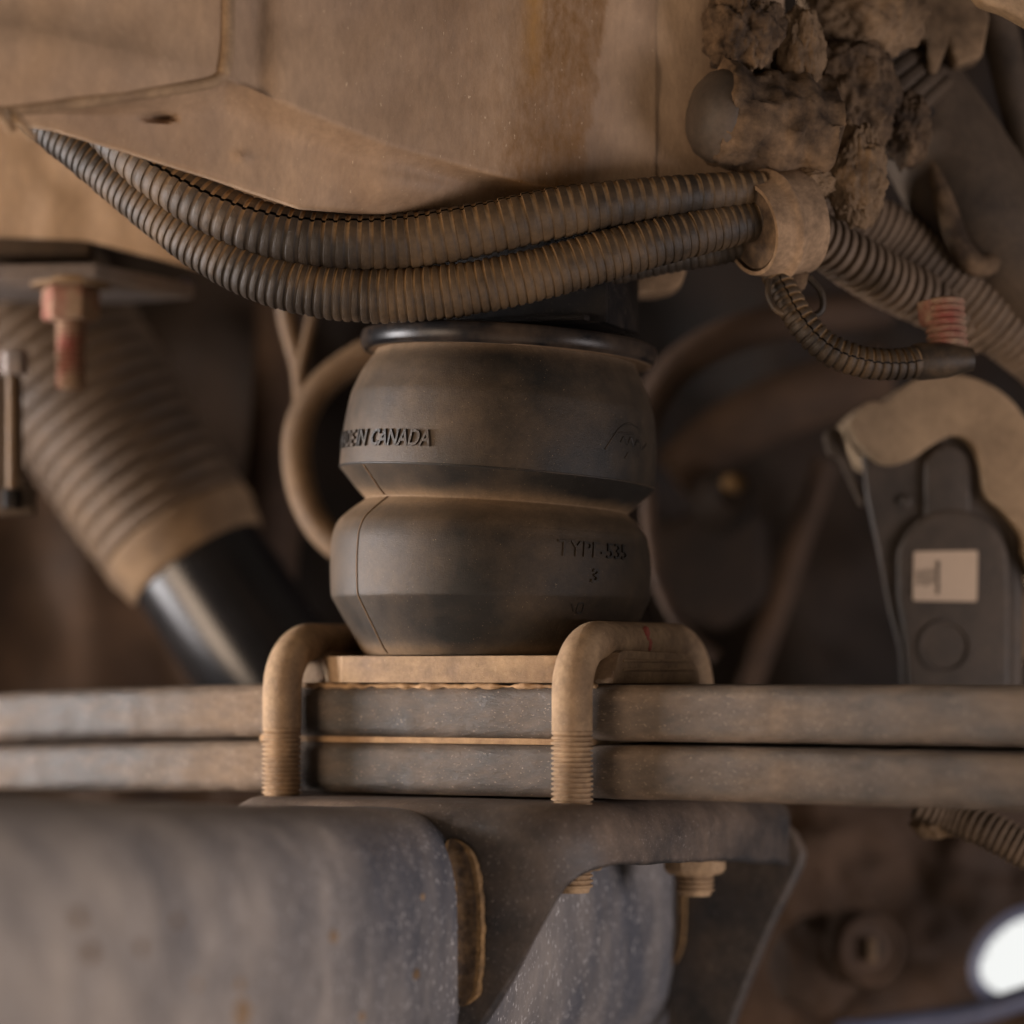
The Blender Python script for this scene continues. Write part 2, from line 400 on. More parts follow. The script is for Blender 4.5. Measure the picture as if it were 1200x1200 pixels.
# ------------------------------------------------------------------ axle housing
def ax_sec(v_):
    R = np.interp(v_, [-1700, -1100, -700, -400, -235, 0, 420], [262, 205, 165, 141, 130, 122, 112])
    zc = np.interp(v_, [-1700, -900, -235, 420], [-305, -294, -277, -282])
    return R, zc
def ax_fn(s, q):
    v_ = -1700 + 2120 * s; R, zc = ax_sec(v_)
    a = 2 * math.pi * q; c, sn = math.cos(a), math.sin(a); e = 2 / 3.0
    R *= 1 + 0.006 * mnoise.noise(Vector((v_ / 60, a * 2, 0)))
    u = -20 + R * abs(c) ** e * (1 if c > 0 else -1); z = zc + R * abs(sn) ** e * (1 if sn > 0 else -1.55)
    return V(u, v_, z)
v, f = grid(ax_fn, 160, 72)
axle = thing('axle_housing', V(-20, 0, -395), 'thick grey chipped axle housing filling the lower left', 'axle')
obj('tube', v, f, M['axle'], axle, 50, attrs={'dust': [1.1 * np.clip((-310 - UV(q)[1]) / 420, 0, 1) for q in v]})  # dust on the near end; darkening toward the weld painted in by fading it

# dried mud splashes on the flank of the axle
rs = random.Random(9)
for k in range(11):
    v_ = rs.uniform(-1050, -330); z = rs.uniform(-390, -205); R, zc = ax_sec(v_)
    q = abs((z - zc) / (R if z > zc else 1.55 * R)); u = -20 + R * (1 - min(0.99, q) ** 3.0) ** (1 / 3.0)
    sz = rs.uniform(3.5, 9) if k else 13
    a_, b_ = lump((0, 0, 0), (1, 1, 1), 20 + k, 0.8, 3)
    c_ = V(u, v_, z); ax_u, ax_v = V(1, 0, 0) - V(0, 0, 0), V(0, 1, 0) - V(0, 0, 0)
    a_ = np.array([c_ + ax_u * p_[0] * sz * 0.25 + ax_v * p_[1] * sz * 1.2 + np.array([0, 0, p_[2] * sz * rs.choice((1.0, 1.0, 1.0))]) for p_ in a_])
    obj('mud_splash', a_, b_, M['plate' if k % 2 == 0 else 'collar'], axle, 60)

# spring seat: inverted channel with gussets at both ends
UE, ZT, ZB, TH = 250, -141, -216, 17
def chan(uo, zt, zb, r):
    o = [(-uo, zb), (-uo, zt - r)]
    o += [(-uo + r - r * math.cos(a), zt - r + r * math.sin(a)) for a in np.linspace(0, math.pi / 2, 8)]
    o += [(uo - r + r * math.sin(a), zt - r + r * math.cos(a)) for a in np.linspace(0, math.pi / 2, 8)]
    o += [(uo, zt - r), (uo, zb)]
    return o
seat = thing('spring_seat', V(0, 30, -395), 'black chipped bracket with rounded top clamped under the springs', 'bracket')
def seat_path():
    pts = []
    def arc(cu, cv, r, a0, a1): pts.extend((cu + r * math.cos(a), cv + r * math.sin(a)) for a in np.linspace(math.radians(a0), math.radians(a1), 16))
    pts.extend((-UE, v_) for v_ in np.linspace(292, -150, 20)); arc(-UE + 100, -150, 100, 180, 270)
    pts.extend((u, -250) for u in np.linspace(-130, 130, 40)); arc(UE - 100, -150, 100, 270, 360)
    pts.extend((UE, v_) for v_ in np.linspace(-138, 292, 40))
    return np.array(pts)
sp = seat_path()
tg = np.gradient(sp, axis=0); tg /= np.linalg.norm(tg, axis=1)[:, None]
nn = np.stack([tg[:, 1], -tg[:, 0]], 1)
rows = []; RT = 44
def low(u, v_):
    if u < 0: return -395 if (v_ < -200 and u > -110) else -206
    if v_ <= -249 and u < 60: return -395
    p_ = V(u, v_, 0); t = (D + p_[1]) / D; px = 600 + p_[0] / t
    py = np.interp(px, [545, 560, 572, 600, 630, 650, 664, 684, 720, 860, 920, 940], [1215, 1202, 1184, 1142, 1092, 1056, 1036, 1021, 1010, 1005, 1010, 1013])
    return (HZ - py) * t
lows = np.array([low(u, v_) for u, v_ in sp])
for a in np.linspace(0, math.pi / 2, 9):
    q = sp - nn * (RT * (1 - math.sin(a))); rows.append([V(x[0], x[1], ZT - RT * (1 - math.cos(a))) for x in q])
for k in np.linspace(0.12, 1, 9): rows.append([V(x[0], x[1], (ZT - RT) * (1 - k) + zl * k) for x, zl in zip(sp, lows)])
q = sp - nn * 4; rows.append([V(x[0], x[1], zl - 4) for x, zl in zip(q, lows)])
q = sp - nn * 14; rows.append([V(x[0], x[1], zl - 4) for x, zl in zip(q, lows)])
q = sp - nn * 18; rows.append([V(x[0], x[1], zl) for x, zl in zip(q, lows)])
q = sp - nn * 18; rows.append([V(x[0], x[1], ZT - 40) for x in q])
m = len(sp); vs = np.array([p_ for r_ in rows for p_ in r_])
vs = vs + np.array([[0, 0, 0] if k < m else [1.6 * mnoise.fractal(Vector(p_) / 40, 1, 2, 3)] * 3 for k, p_ in enumerate(vs)])
fs = [(i * m + j, i * m + j + 1, (i + 1) * m + j + 1, (i + 1) * m + j) for i in range(len(rows) - 1) for j in range(m - 1)]
fs.append(tuple(range(m)))
obj('shell', vs, fs, M['seat'], seat, 50)
rg = [UV(PV(x, 1000, 290))[0:1] + (PV(x, y, 290)[2],) for x, y in ((790, 950), (885, 950), (912, 960), (930, 978), (940, 1000), (937, 1014), (900, 1090), (864, 1180), (850, 1225), (780, 1225))]
v, f = prism([V(u, 290, z) for u, z in rg], V(0, 20, 0) - V(0, 0, 0))
obj('rear_gusset', v, f, M['seat'], seat, 40, bevel=6, seg=3)
# weld beads where the gussets meet the axle
def weld(vp, w, name='weld_bead'):
    def fn(a, b):
        z = -178 - 182 * a; R, zc = ax_sec(vp); q = min(0.99, abs((z - zc) / R)); u = -20 + R * (1 - q ** 3.0) ** (1 / 3.0)
        end = min(1, min(a, 1 - a) * 14) ** 0.5
        x = (b - 0.5) * 2 * w * end * (1 + 0.12 * mnoise.noise(Vector((z / 14, 1, vp))))
        h = 5 * end * (0.55 + 0.45 * abs(b - 0.5) * 2) * (1 if 0.02 < b < 0.98 else 0) + 1.8 * mnoise.fractal(Vector((z / 7, x / 9, vp)), 1, 2, 3)
        return V(max(u, 66) + 12 + x * 0.85, vp - h - max(0, -x - 6) * 0.6, z)
    vv, ff = grid(fn, 90, 16)
    du = [1.0 * (abs(j / 15 - 0.5) > 0.3) for i in range(90) for j in range(16)]
    obj(name, vv, ff, M['weld'], seat, 60, attrs={'dust': du})
np.random.seed(3)
weld(-252, 21); weld(288, 5)

# ------------------------------------------------------------------ leaf spring
spring = thing('leaf_spring', V(0, 0, -138), 'pair of long worn steel leaves running the full width', 'leaf spring')
HV = 122
def leaf(name, zt, zb, seed, bow):
    n, sec = 260, []
    r = 15
    for cx, cz, a0 in ((-1, 1, 180), (1, 1, 90), (1, -1, 0), (-1, -1, -90)):
        for a in np.linspace(math.radians(a0), math.radians(a0 - 90), 8):
            sec.append((cx, cz, math.cos(a), math.sin(a)))
    vs, dust = [], []
    for i in range(n):
        u = -1150 + 2200 * i / (n - 1)
        sag = -bow[0] * max(0, (-u - 190) / 500) ** 1.6 - bow[1] * max(0, (u - 250) / 500) ** 1.6
        for cx, cz, c, s_ in sec:
            v_ = cx * (HV - r) + r * c; zc = (zt + zb) / 2; h = (zt - zb) / 2
            z = zc + cz * (h - r) + r * s_
            nz = 1.6 * mnoise.noise(Vector((u / 28 + seed, v_ / 30, z / 20)))
            vs.append(V(u, v_ + nz, z + sag + nz * 0.4))
            clean = math.exp(-((u - 25) / 165) ** 4) if abs(s_) < 0.8 else 0
            dust.append(0.10 + 0.5 * max(0, abs(s_) - 0.55) - 0.32 * clean)
    m = len(sec)
    fs = [(i * m + j, i * m + (j + 1) % m, (i + 1) * m + (j + 1) % m, (i + 1) * m + j) for i in range(n - 1) for j in range(m)]
    fs += [tuple(range(m)), tuple((n - 1) * m + j for j in range(m - 1, -1, -1))]
    obj(name, np.array(vs), fs, M['leaf'], spring, 60, attrs={'dust': dust})
leaf('leaf', -12, -74, 1, (13, 0))
leaf('leaf', -78, -138, 5, (13, 4))
v, f = box8(V, (-245, -HV + 2, -79), (200, HV - 2, -72))
obj('liner', v, f, M['shim'], spring, 30, bevel=1)

# dry dust crust along the upper edge of the top leaf, under the base plate
p, r = [], []
for i in range(150):
    u = -205 + 410 * i / 149
    p.append(V(u, -HV + 5 + 3 * mnoise.noise(Vector((u / 20, 2, 0))), -13.5 + 2.5 * mnoise.noise(Vector((u / 12, 5, 0)))))
    r.append(max(1.0, 3.0 + 3.4 * mnoise.fractal(Vector((u / 26, 8, 0)), 1, 2, 4)))
vv, ff = tube(np.array(p), r, 10); obj('dust_crust', vv, ff, M['shim'], spring, 60)

# ------------------------------------------------------------------ U-bolts
def ubolt(px, label, thr_to, nut_front):
    vf, vb = -150.0, 150.0
    u = UV(PV(px, 850, vf))[0]
    root = thing('u_bolt', V(u, 0, thr_to[0]), label, 'u-bolt', 'U-bolts over the leaf spring')
    R, r, zt = 58, 22.5, 37
    path = [V(u, vf, -62), V(u, vf, -45), V(u, vf, -30)]
    path += [V(u, vf + R - R * math.cos(a), zt - R + R * math.sin(a)) for a in np.linspace(0, math.pi / 2, 12)]
    path += [V(u, vb - R + R * math.sin(a), zt - R + R * math.cos(a)) for a in np.linspace(0, math.pi / 2, 12)]
    path += [V(u, vb, -30), V(u, vb, -62)]
    # the bend is slightly flattened, as pressed rod is
    vv, ff = tube(np.array(path), r, 28, up=(1, 0, 0)); obj('rod', vv, ff, M['bolt'], root, 60)
    for vq, zend in ((vf, thr_to[0]), (vb, thr_to[1])):
        pitch = 5.6; n = int((-62 - zend) / pitch); pp, rr = [], []
        for k in range(n):
            z = -62 - k * pitch
            for dz, q in ((0, -2.6), (1.6, 0.6), (3.4, 0.6), (4.9, -2.6)):
                pp.append(V(u, vq, z - dz)); rr.append(r + q * (1.0 if k else 0.4))
        pp.append(V(u, vq, zend)); rr.append(r - 4)
        vv, ff = tube(np.array(pp), rr, 28, up=(1, 0, 0)); obj('thread', vv, ff, M['bolt'], root, 30)
        zn = nut_front if vq < 0 else thr_to[1] + 25
        vv, ff = lathe(V(u, vq, zn), (0, 0, 1), [(0, 31), (6, 37), (30, 37), (34, 34)], 6)
        nut = obj('nut', vv, ff, M['bolt'], root, 30, bevel=3)
        vv, ff = lathe(V(u, vq, zn + 34), (0, 0, 1), [(0, 40), (0, 46), (7, 46), (7, 40)], 32)
        obj('washer', vv, ff, M['bolt'], root, 30)
    return root, u
ub_l, UL = ubolt(330.5, 'dusty tan U-bolt at left, beside the black damper', (-240, -262), -216)
ub_r, UR = ubolt(670.5, 'dusty tan U-bolt at right with red paint marks on its bend', (-240, -262), -216)
# red paint dabs on the right bolt
for (vv_, zz, rr) in ((-12, 51, 7), (-6, 40, 5)):
    c = V(UR + 19, vv_, zz - 6); vv, ff = lump(c, (5, 5, rr + 3), 3, 0.3, 3)
    obj('paint_mark', vv, ff, M['red'], ub_r, label='red paint dab')

# saddle blocks under the bolts
def saddle(u, label):
    pr = [(-108, -11), (-92, 24), (-80, 27), (70, 24), (104, 8), (110, -11)]
    vv, ff = prism([V(u - 26, a, b) for a, b in pr], V(54, 0, 0) - V(0, 0, 0))
    root = thing('saddle_block', V(u, 0, -11), label, 'block', 'saddle blocks under the U-bolts')
    obj('body', vv, ff, M['plate'], root, 35, bevel=3)
    for z in (5, 15):
        p = [V(u + 28, a, z) for a in np.linspace(-84, 90, 20)]
        a_, b_ = tube(p, 1.8, 8); obj('rib', a_, b_, M['plate'], root)
    return root
saddle(UR, 'ribbed tan block under the bend of the right U-bolt')
saddle(UL, 'tan block under the bend of the left U-bolt')

# ------------------------------------------------------------------ air spring
air = thing('air_spring', (-25, 0, 21), 'black dusty double rubber air spring bag between plates', 'air spring')
#        z    r    cx-600 tilt  cut
KEY = [(22, 150, -20, 0.0, 0), (30, 156, -21, 0.0, 6), (90, 187, -25, 0.4, 4), (158, 185.5, -25, 2.5, 10), (172, 180, -23, 2.9, 7), (184, 168, -20, 3.2, 6), (196, 153, -18, 3.5, 2.5),
       (205, 163, -18, 3.7, 5), (229, 185, -17.5, 4.2, 2.5), (314, 178.5, -11, 4.5, 6), (345, 166.5, -9.5, 3.8, 10), (368, 152, -8, 3.0, 6), (378, 150, -6, 2.6, 0)]
def interp_key(z):
    zs = [k[0] for k in KEY]
    return np.interp(z, zs, [k[2] for k in KEY]), math.radians(np.interp(z, zs, [k[3] for k in KEY]))
def bprofile():
    out = []
    for i, k in enumerate(KEY):
        c = np.array(k[:2], float)
        if i in (0, len(KEY) - 1): out.append(c); continue
        a, b = np.array(KEY[i - 1][:2], float), np.array(KEY[i + 1][:2], float)
        cut = k[4]
        A = c + (a - c) / np.linalg.norm(a - c) * cut; B = c + (b - c) / np.linalg.norm(b - c) * cut
        for t in np.linspace(0, 1, 7): out.append((1 - t) ** 2 * A + 2 * t * (1 - t) * c + t * t * B)
    out = np.array(out); L = np.concatenate([[0], np.cumsum(np.linalg.norm(np.diff(out, axis=0), axis=1))])
    s = np.unique(np.concatenate([L, np.linspace(0, L[-1], 130)]))
    zz, rr = np.interp(s, L, out[:, 0]), np.interp(s, L, out[:, 1])
    rr = rr + 1.6 * np.sin(np.pi * np.clip((zz - 92) / 66, 0, 1)) + 2.0 * np.sin(np.pi * np.clip((zz - 231) / 80, 0, 1))
    return zz, rr
BZ, BR = bprofile()
def bsurf(phi, z, off=0.0):            # phi 0 faces the camera, positive to the right
    r = np.interp(z, BZ, BR) + off; cx, th = interp_key(z)
    x, y = r * math.sin(phi), -r * math.cos(phi)
    return np.array([cx + x * math.cos(th), y, z - x * math.sin(th)])
SEG = 160
vs, du = [], []
for z, r in zip(BZ, BR):
    for j in range(SEG):
        ph = 2 * math.pi * j / SEG
        vs.append(bsurf(ph, z))
        left = max(0, -math.sin(ph))
        d = 1.3 * math.exp(-((z - 195) / 9) ** 2) + 1.0 * math.exp(-((z - 26) / 9) ** 2) * (0.5 + 0.5 * left + 0.5 * math.sin(ph * 5) * 0.3) + 0.55 * math.exp(-((z - 372) / 10) ** 2)
        d += 0.30 * math.exp(-((z - 178) / 16) ** 2) + 0.34 * left ** 1.5 + 0.12 * max(0, math.sin(ph)) ** 3
        du.append(d)
n = len(BZ)
fs = [(i * SEG + j, i * SEG + (j + 1) % SEG, (i + 1) * SEG + (j + 1) % SEG, (i + 1) * SEG + j) for i in range(n - 1) for j in range(SEG)]
fs += [tuple(range(SEG - 1, -1, -1)), tuple((n - 1) * SEG + j for j in range(SEG))]
bellows = obj('bellows', np.array(vs), fs, M['bellows'], air, 24, attrs={'dust': du})
# mould seam: one thin line down the left front
def seam(zs, phi, name='mould_seam'):
    p = spline([bsurf(phi(z), z, 0.1) for z in zs], 3)
    vv, ff = tube(p, 1.4, 6); obj(name, vv, ff, M['hosetan'], bellows)
seam(np.linspace(24, 195, 40), lambda z: -0.935)
seam(np.linspace(198, 228, 14), lambda z: -0.97 - 0.0 * z)
# mould line round the lower corner of the upper lobe
p = [bsurf(a, 229.5, 0.0) for a in np.linspace(0, 2 * math.pi, 150)]
vv, ff = tube(np.array(p), 1.3, 6, caps=False); obj('mould_line', vv, ff, M['bellows'], bellows)

def text_on(body, phi0, phi1, z, h, name, depth=2.8, shear=0.2, bold=0.02):
    cu = bpy.data.curves.new('text', 'FONT'); cu.body = body; cu.shear = shear; cu.offset = bold
    cu.extrude = 0.05; cu.resolution_u = 3
    o = bpy.data.objects.new('text', cu); COL.objects.link(o)
    dg = bpy.context.evaluated_depsgraph_get()
    me = bpy.data.meshes.new_from_object(o.evaluated_get(dg))
    vs = np.array([tuple(q.co) for q in me.vertices]); fs = [tuple(q.vertices) for q in me.polygons]
    bpy.data.objects.remove(o); bpy.data.curves.remove(cu); bpy.data.meshes.remove(me)
    x0, x1 = vs[:, 0].min(), vs[:, 0].max(); y0, y1 = vs[:, 1].min(), vs[:, 1].max()
    out = [bsurf(phi0 + (phi1 - phi0) * (x - x0) / (x1 - x0), z + ((y - y0) / (y1 - y0) - 0.5) * h, depth * (zz / 0.05)) for x, y, zz in vs]
    return obj(name, np.array(out), fs, M['bellows'], bellows, 30)
text_on('MADE', -1.38, -1.08, 258, 19, 'raised_lettering')
text_on('IN', -1.06, -0.93, 258, 19, 'raised_lettering')
text_on('CANADA', -0.885, -0.42, 258, 19, 'raised_lettering')
text_on('TYPE-535', 0.425, 0.975, 144, 19, 'raised_lettering', 2.2, 0.12, 0.0)
text_on('3', 0.645, 0.71, 113, 17, 'raised_lettering')
# faint script mark on the right of the upper lobe, and a small square mark low down
def stroke(pts, r=1.1):
    p = spline([bsurf(math.asin((x - 583) / 186), z, 0.2) for x, z in pts], 2)
    vv, ff = tube(p, r, 6); return vv, ff
scr = [stroke([(704, 262), (712, 276), (722, 290), (733, 296), (744, 294)]), stroke([(714, 281), (724, 284), (738, 285)]),
       stroke([(722, 273), (726, 280), (730, 272), (734, 280), (738, 271), (743, 279), (748, 270), (754, 277)]), stroke([(728, 256), (731, 262)])]
vv, ff = join(*scr); obj('raised_script', vv, ff, M['bellows'], bellows)
sq = [stroke([(684, 80), (684, 70), (690, 70), (690, 80), (684, 80)], 0.9), stroke([(676, 79), (680, 71)], 0.9)]
vv, ff = join(*sq); obj('raised_mark', vv, ff, M['bellows'], bellows)
# glossy rolled end plate on top
ctr = np.array([-4, 0, 380.0]); th = math.radians(3.6)
axv = np.array([math.sin(th), 0, math.cos(th)])
pr = [(-10, 120), (-10, 160), (-11, 166), (-10, 170), (-6, 172.5), (0, 173.5), (7, 173.5), (11, 172), (13, 168), (13, 100)]
vv, ff = lathe(ctr, axv, pr, 140)
rr = np.linalg.norm((vv - ctr)[:, :2], axis=1); dd = np.where(((vv - ctr) @ axv < -5) & (rr < 166), 0.9, 0.02)
obj('top_plate', vv, ff, M['black_gloss'], air, 50, attrs={'dust': dd})
# octagonal base plate
pl = [(-178, -92), (-118, -138), (40, -142), (175, -128), (175, 110), (110, 140), (-120, 140), (-175, 110)]
vv, ff = prism([V(a, b, -10) for a, b in pl], (0, 0, 31))
obj('base_plate', vv, ff, M['plate'], air, 30, bevel=3)

# black bracket above the top plate
brk = thing('upper_bracket', (60, -10, 402), 'black steel bracket standing on the top plate of the air spring', 'bracket')
def RB(x, y, z): return np.array([20 + x * math.cos(-.35) - y * math.sin(-.35), 10 + x * math.sin(-.35) + y * math.cos(-.35), z])
vv, ff = box8(RB, (-150, -62, 402), (116, -52, 540)); obj('front_web', vv, ff, M['black_matt'], brk, 30, bevel=3)
vv, ff = box8(RB, (106, -52, 402), (116, 60, 540)); obj('side_web', vv, ff, M['black_matt'], brk, 30, bevel=2)
vv, ff = box8(RB, (-150, -80, 404), (96, 70, 411)); obj('foot', vv, ff, M['black_matt'], brk, 30, bevel=3)
vv, ff = prism([P(x, y, 60) for x, y in ((700, 300), (800, 300), (804, 318), (801, 330), (790, 340), (770, 345), (700, 347))], (0, 60, 0))
tag(obj('rounded_tab', vv, ff, M['tape'], None, 40, bevel=7, seg=3), 'tan rounded tab right of the black upper bracket', 'bracket')

# ------------------------------------------------------------------ corrugated conduits
def loom(name, pts, pitch, mat, label, cat='conduit', group=None, slit=None, depth=0.05, seg=36, parent=None, tw=0.0):
    q = np.array([list(P(x, y, Y)) + [rad_at(r, Y)] for x, y, Y, r in pts])
    path = spline(q, 2.0)
    L = np.concatenate([[0], np.cumsum(np.linalg.norm(np.diff(path[:, :3], axis=0), axis=1))])
    n = int(L[-1] / pitch); ss, kk, gg = [], [], []
    for i in range(n):
        jit = random.uniform(-0.018, 0.018); off = random.uniform(-0.02, 0.02) if 0 < i < n - 1 else 0
        for t, k, g in ((0.01, 0.2, 0.5), (0.05, 0.85, 0), (0.12, 1, 0), (0.40, 1.02, 0), (0.56, 1, 0), (0.63, 0.85, 0), (0.67, 0.2, 0.7), (0.71, 0, 1), (0.96, 0, 1)):
            ss.append((i + t + off) * pitch); kk.append(1 - depth + depth * k + jit); gg.append(g)
    ss = np.array(ss)
    P3 = np.array([[np.interp(s, L, path[:, k]) for k in range(3)] for s in ss]); R = np.interp(ss, L, path[:, 3]) * np.array(kk)
    if slit is None: vv, ff = tube(P3, R, seg)
    else:
        g = math.radians(3.2)
        tws = tw * np.linspace(0, 1, len(P3)) + 0.05 * np.array([mnoise.noise(Vector((x / 25, 3, 1))) for x in ss]) + 0.045 * (np.array(gg) > 0.6)
        vv, ff = tube(P3, R, seg, False, slit + g, slit + 2 * math.pi - g, twist=tws)
    root = parent
    if parent is None:
        root = thing(name, P3.mean(0) * [1, 1, 0] + [0, 0, vv[:, 2].min()], label, cat, group)
    up_ = np.clip((vv - np.repeat(P3, seg, axis=0))[:, 2] / np.repeat(R, seg) * 1.1 + 0.25, 0, 1)
    obj('sleeve', vv, ff, mat, root, 35, attrs={'dust': np.repeat(gg, seg) * up_})
    inn = np.array([[np.interp(s, L, path[:, k]) for k in range(3)] for s in np.linspace(0, L[-1], max(6, int(L[-1] / 14)))])
    rin = np.interp(np.linspace(0, L[-1], len(inn)), L, path[:, 3]) * 0.72
    vv, ff = tube(inn, rin, 14); obj('wire_core', vv, ff, M['wire'], root)
    return root
GC = 'corrugated conduits'
loom('conduit', [(95, 120, -60, 24), (140, 168, -90, 27), (190, 208, -115, 30), (255, 247, -135, 32), (325, 273, -145, 33), (400, 283, -150, 33.5), (480, 282, -150, 33), (565, 268, -150, 31.5), (660, 248, -145, 30), (770, 232, -130, 25), (900, 220, -95, 21)],
     13.3, M['loom'], 'upper of the two dark ribbed conduits sagging under the frame rail', group=GC, slit=math.radians(76), tw=math.radians(-95))
loom('conduit', [(15, 110, -20, 24), (62, 150, -40, 26), (110, 187, -60, 28), (175, 238, -85, 31), (245, 290, -110, 32.5), (325, 328, -130, 33), (420, 345, -140, 33), (520, 342, -145, 32), (620, 324, -145, 31), (720, 297, -135, 30), (800, 276, -120, 28), (905, 252, -85, 25)],
     10.0, M['loom'], 'lower of the two dark ribbed conduits sagging under the frame rail', group=GC)
loom('conduit', [(700, 322, -60, 16), (780, 304, -60, 17), (840, 293, -60, 18), (915, 276, -60, 18)], 9, M['loom'], 'short thin ribbed conduit tucked under the others left of the tan clamp', group=GC)
p = spline([P(835, 284, -80), P(855, 278, -84), P(885, 270, -80)], 4); vv, ff = tube(p, 5, 8)
tag(obj('green_wire', vv, ff, M['green']), 'bit of green wire between the conduits beside the tan clamp', 'wire')
loom('conduit', [(915, 252, -60, 30), (955, 277, -10, 31), (1000, 306, 30, 33), (1045, 332, 70, 33), (1110, 362, 120, 32), (1170, 392, 150, 32)], 14.5, M['loom_r'],
     'brown ribbed conduit leaving the tan clamp to the lower right', group=GC, depth=0.2)
loom('conduit', [(935, 215, 60, 28), (985, 245, 90, 32), (1040, 275, 110, 36), (1095, 318, 120, 38), (1150, 362, 130, 39), (1240, 430, 150, 40)], 10.5, M['loom_r'],
     'thick finely ribbed tan conduit above the brown one, running off the right edge', group=GC, depth=0.06)
loom('conduit', [(905, 312, -70, 17), (918, 340, -80, 18), (940, 378, -90, 18.5), (970, 408, -90, 19), (1010, 424, -85, 19), (1050, 427, -75, 19), (1082, 422, -65, 18.5)], 9.6, M['loom'],
     'thin dark ribbed conduit hooking from the tan clamp to the red marked bolt', group=GC, slit=math.radians(50), depth=0.12)
loom('conduit', [(1075, 940, 60, 20), (1115, 955, 60, 22), (1160, 974, 40, 23), (1230, 1010, 20, 24)], 9, M['loom_r'],
     'ribbed conduit low at the right edge under the leaf spring', group=GC, slit=math.radians(150), depth=0.16)

# tan clamp round the conduits
cl = thing('conduit_clamp', P(910, 325, -70), 'wide tan dusty clamp gathering the conduits left of the mud', 'clamp')
c0, c1 = P(884, 268, -95), P(938, 258, -55)
dirv = (c1 - c0) / np.linalg.norm(c1 - c0)
def band(a, b, r0, r1, th=7, rid=None):
    ss = np.linspace(a, b, 24); pp = []
    rr = []
    for s_ in ss:
        t = (s_ - a) / (b - a); k = r0 + (r1 - r0) * t + 3 * math.sin(t * math.pi)
        if rid is not None: k += 5 * math.exp(-((t - rid) / 0.07) ** 2)
        pp.append(c0 + dirv * s_); rr.append(k)
    vo, fo = tube(np.array(pp), rr, 48, False, flat=1.12)
    vi, fi = tube(np.array(pp), [x - th for x in rr], 48, False, flat=1.12)
    n = len(vo); m = 48; F = fo + [tuple(reversed([i + n for i in q])) for q in fi]
    for e in (0, (len(ss) - 1) * m):
        F += [(e + j, e + (j + 1) % m, n + e + (j + 1) % m, n + e + j) for j in range(m)]
    return np.vstack([vo, vi]), F
vv, ff = band(-6, 66, 47, 55, 4, 0.42); obj('band', vv, ff, M['tape'], cl, 50)
vv, ff = tube(np.array([c0 + dirv * a for a in (-3, 1, 40)]), [40, 43, 43], 40, flat=1.12); obj('rubber_liner', vv, ff, M['mud'], cl, 50)
vv, ff = prism([P(x, y, -75) for x, y in ((893, 312), (950, 318), (944, 338), (925, 345), (905, 338))], (0, 40, 0)); obj('tail', vv, ff, M['mud'], cl, 30, bevel=5)
p = spline([P(902, 328, -95), P(900, 345, -105), P(908, 362, -112), P(918, 368, -112)], 4); vv, ff = tube(p, 3.5, 8); obj('tie_strap', vv, ff, M['loom'], cl)
p = spline([P(948, 325, -70), P(962, 342, -70), P(964, 362, -70), P(952, 372, -70)], 4); vv, ff = tube(p, 4, 8); obj('tie_strap', vv, ff, M['loom'], cl)

def ribbed_bolt(name, a, b, r, pitch, mat, label, cat, group=None, head=None):
    a, b = np.asarray(a, float), np.asarray(b, float); d = b - a; Ln = np.linalg.norm(d); n = int(Ln / pitch); pp, rr = [], []
    for k in range(n):
        for t, q in ((0, -0.14), (0.3, 0), (0.6, 0), (0.9, -0.14)):
            pp.append(a + d * ((k + t) / n)); rr.append(r * (1 + q))
    pp.append(b); rr.append(r * 0.8)
    root = thing(name, np.minimum(a, b) * [0, 0, 1] + (a + b) / 2 * [1, 1, 0], label, cat, group)
    vv, ff = tube(np.array(pp), rr, 24, up=(1, 0, 0)); obj('thread', vv, ff, mat, root, 30)
    return root, d / Ln
rb, dv = ribbed_bolt('bolt', P(1106, 352, -30), P(1112, 424, -40), 24, 8, M['redbolt'], 'stubby ribbed bolt with red paint at the end of the thin conduit', 'bolt')
vv, ff = lathe(P(1096, 352, -28), (0.1, 0, -1), [(0, 18), (0, 22), (26, 22), (30, 18)], 6); obj('head', vv, ff, M['redbolt'], rb, 30, bevel=2)
vv, ff = lathe(P(1070, 424, -60), (1, 0.1, 0.05), [(0, 20), (8, 22), (40, 20), (70, 13)], 24); obj('sleeve', vv, ff, M['loom'], rb, 30)

# ------------------------------------------------------------------ mud and parts at upper right
def mud(label, px, py, Y, r, seed, mat='mud', rough=0.4):
    c = P(px, py, Y); vv, ff = lump(c, r, seed, rough * 0.75, 6)
    tag(obj('mud_clump', vv, ff, M[mat], None, 60), label, 'mud', 'caked mud clumps at the upper right')
mud('dark knobbly mud clump at the top against the frame panel', 872, 40, -70, (44, 40, 56), 1, 'mud', 0.6)
mud('dark mud clump right of the rounded stub', 925, 165, -40, (62, 50, 58), 2, 'mud', 0.55)
mud('tan flake of mud above the rounded stub', 938, 70, -60, (28, 26, 62), 3, 'mudtan', 0.5)
mud('broad mud clump in the middle of the muddy parts', 985, 110, 0, (66, 50, 78), 4, 'mud', 0.5)
mud('tan mud clump hanging down right of the tan clamp', 1003, 205, -60, (36, 30, 58), 5, 'mudtan', 0.5)
mud('small tan mud clump on top of the tan clamp', 948, 214, -70, (34, 24, 20), 6, 'mudtan', 0.4)
mud('dusty tan mud mass at the top edge', 1010, 10, 10, (74, 50, 62), 7, 'mudtan', 0.35)
mud('mud smear on the ribbed hose', 1062, 150, 30, (30, 30, 44), 8, 'mud', 0.5)
st = thing('rubber_stub', P(850, 180, -60), 'rounded dark rubber stub poking left over the frame panel', 'bump stop')
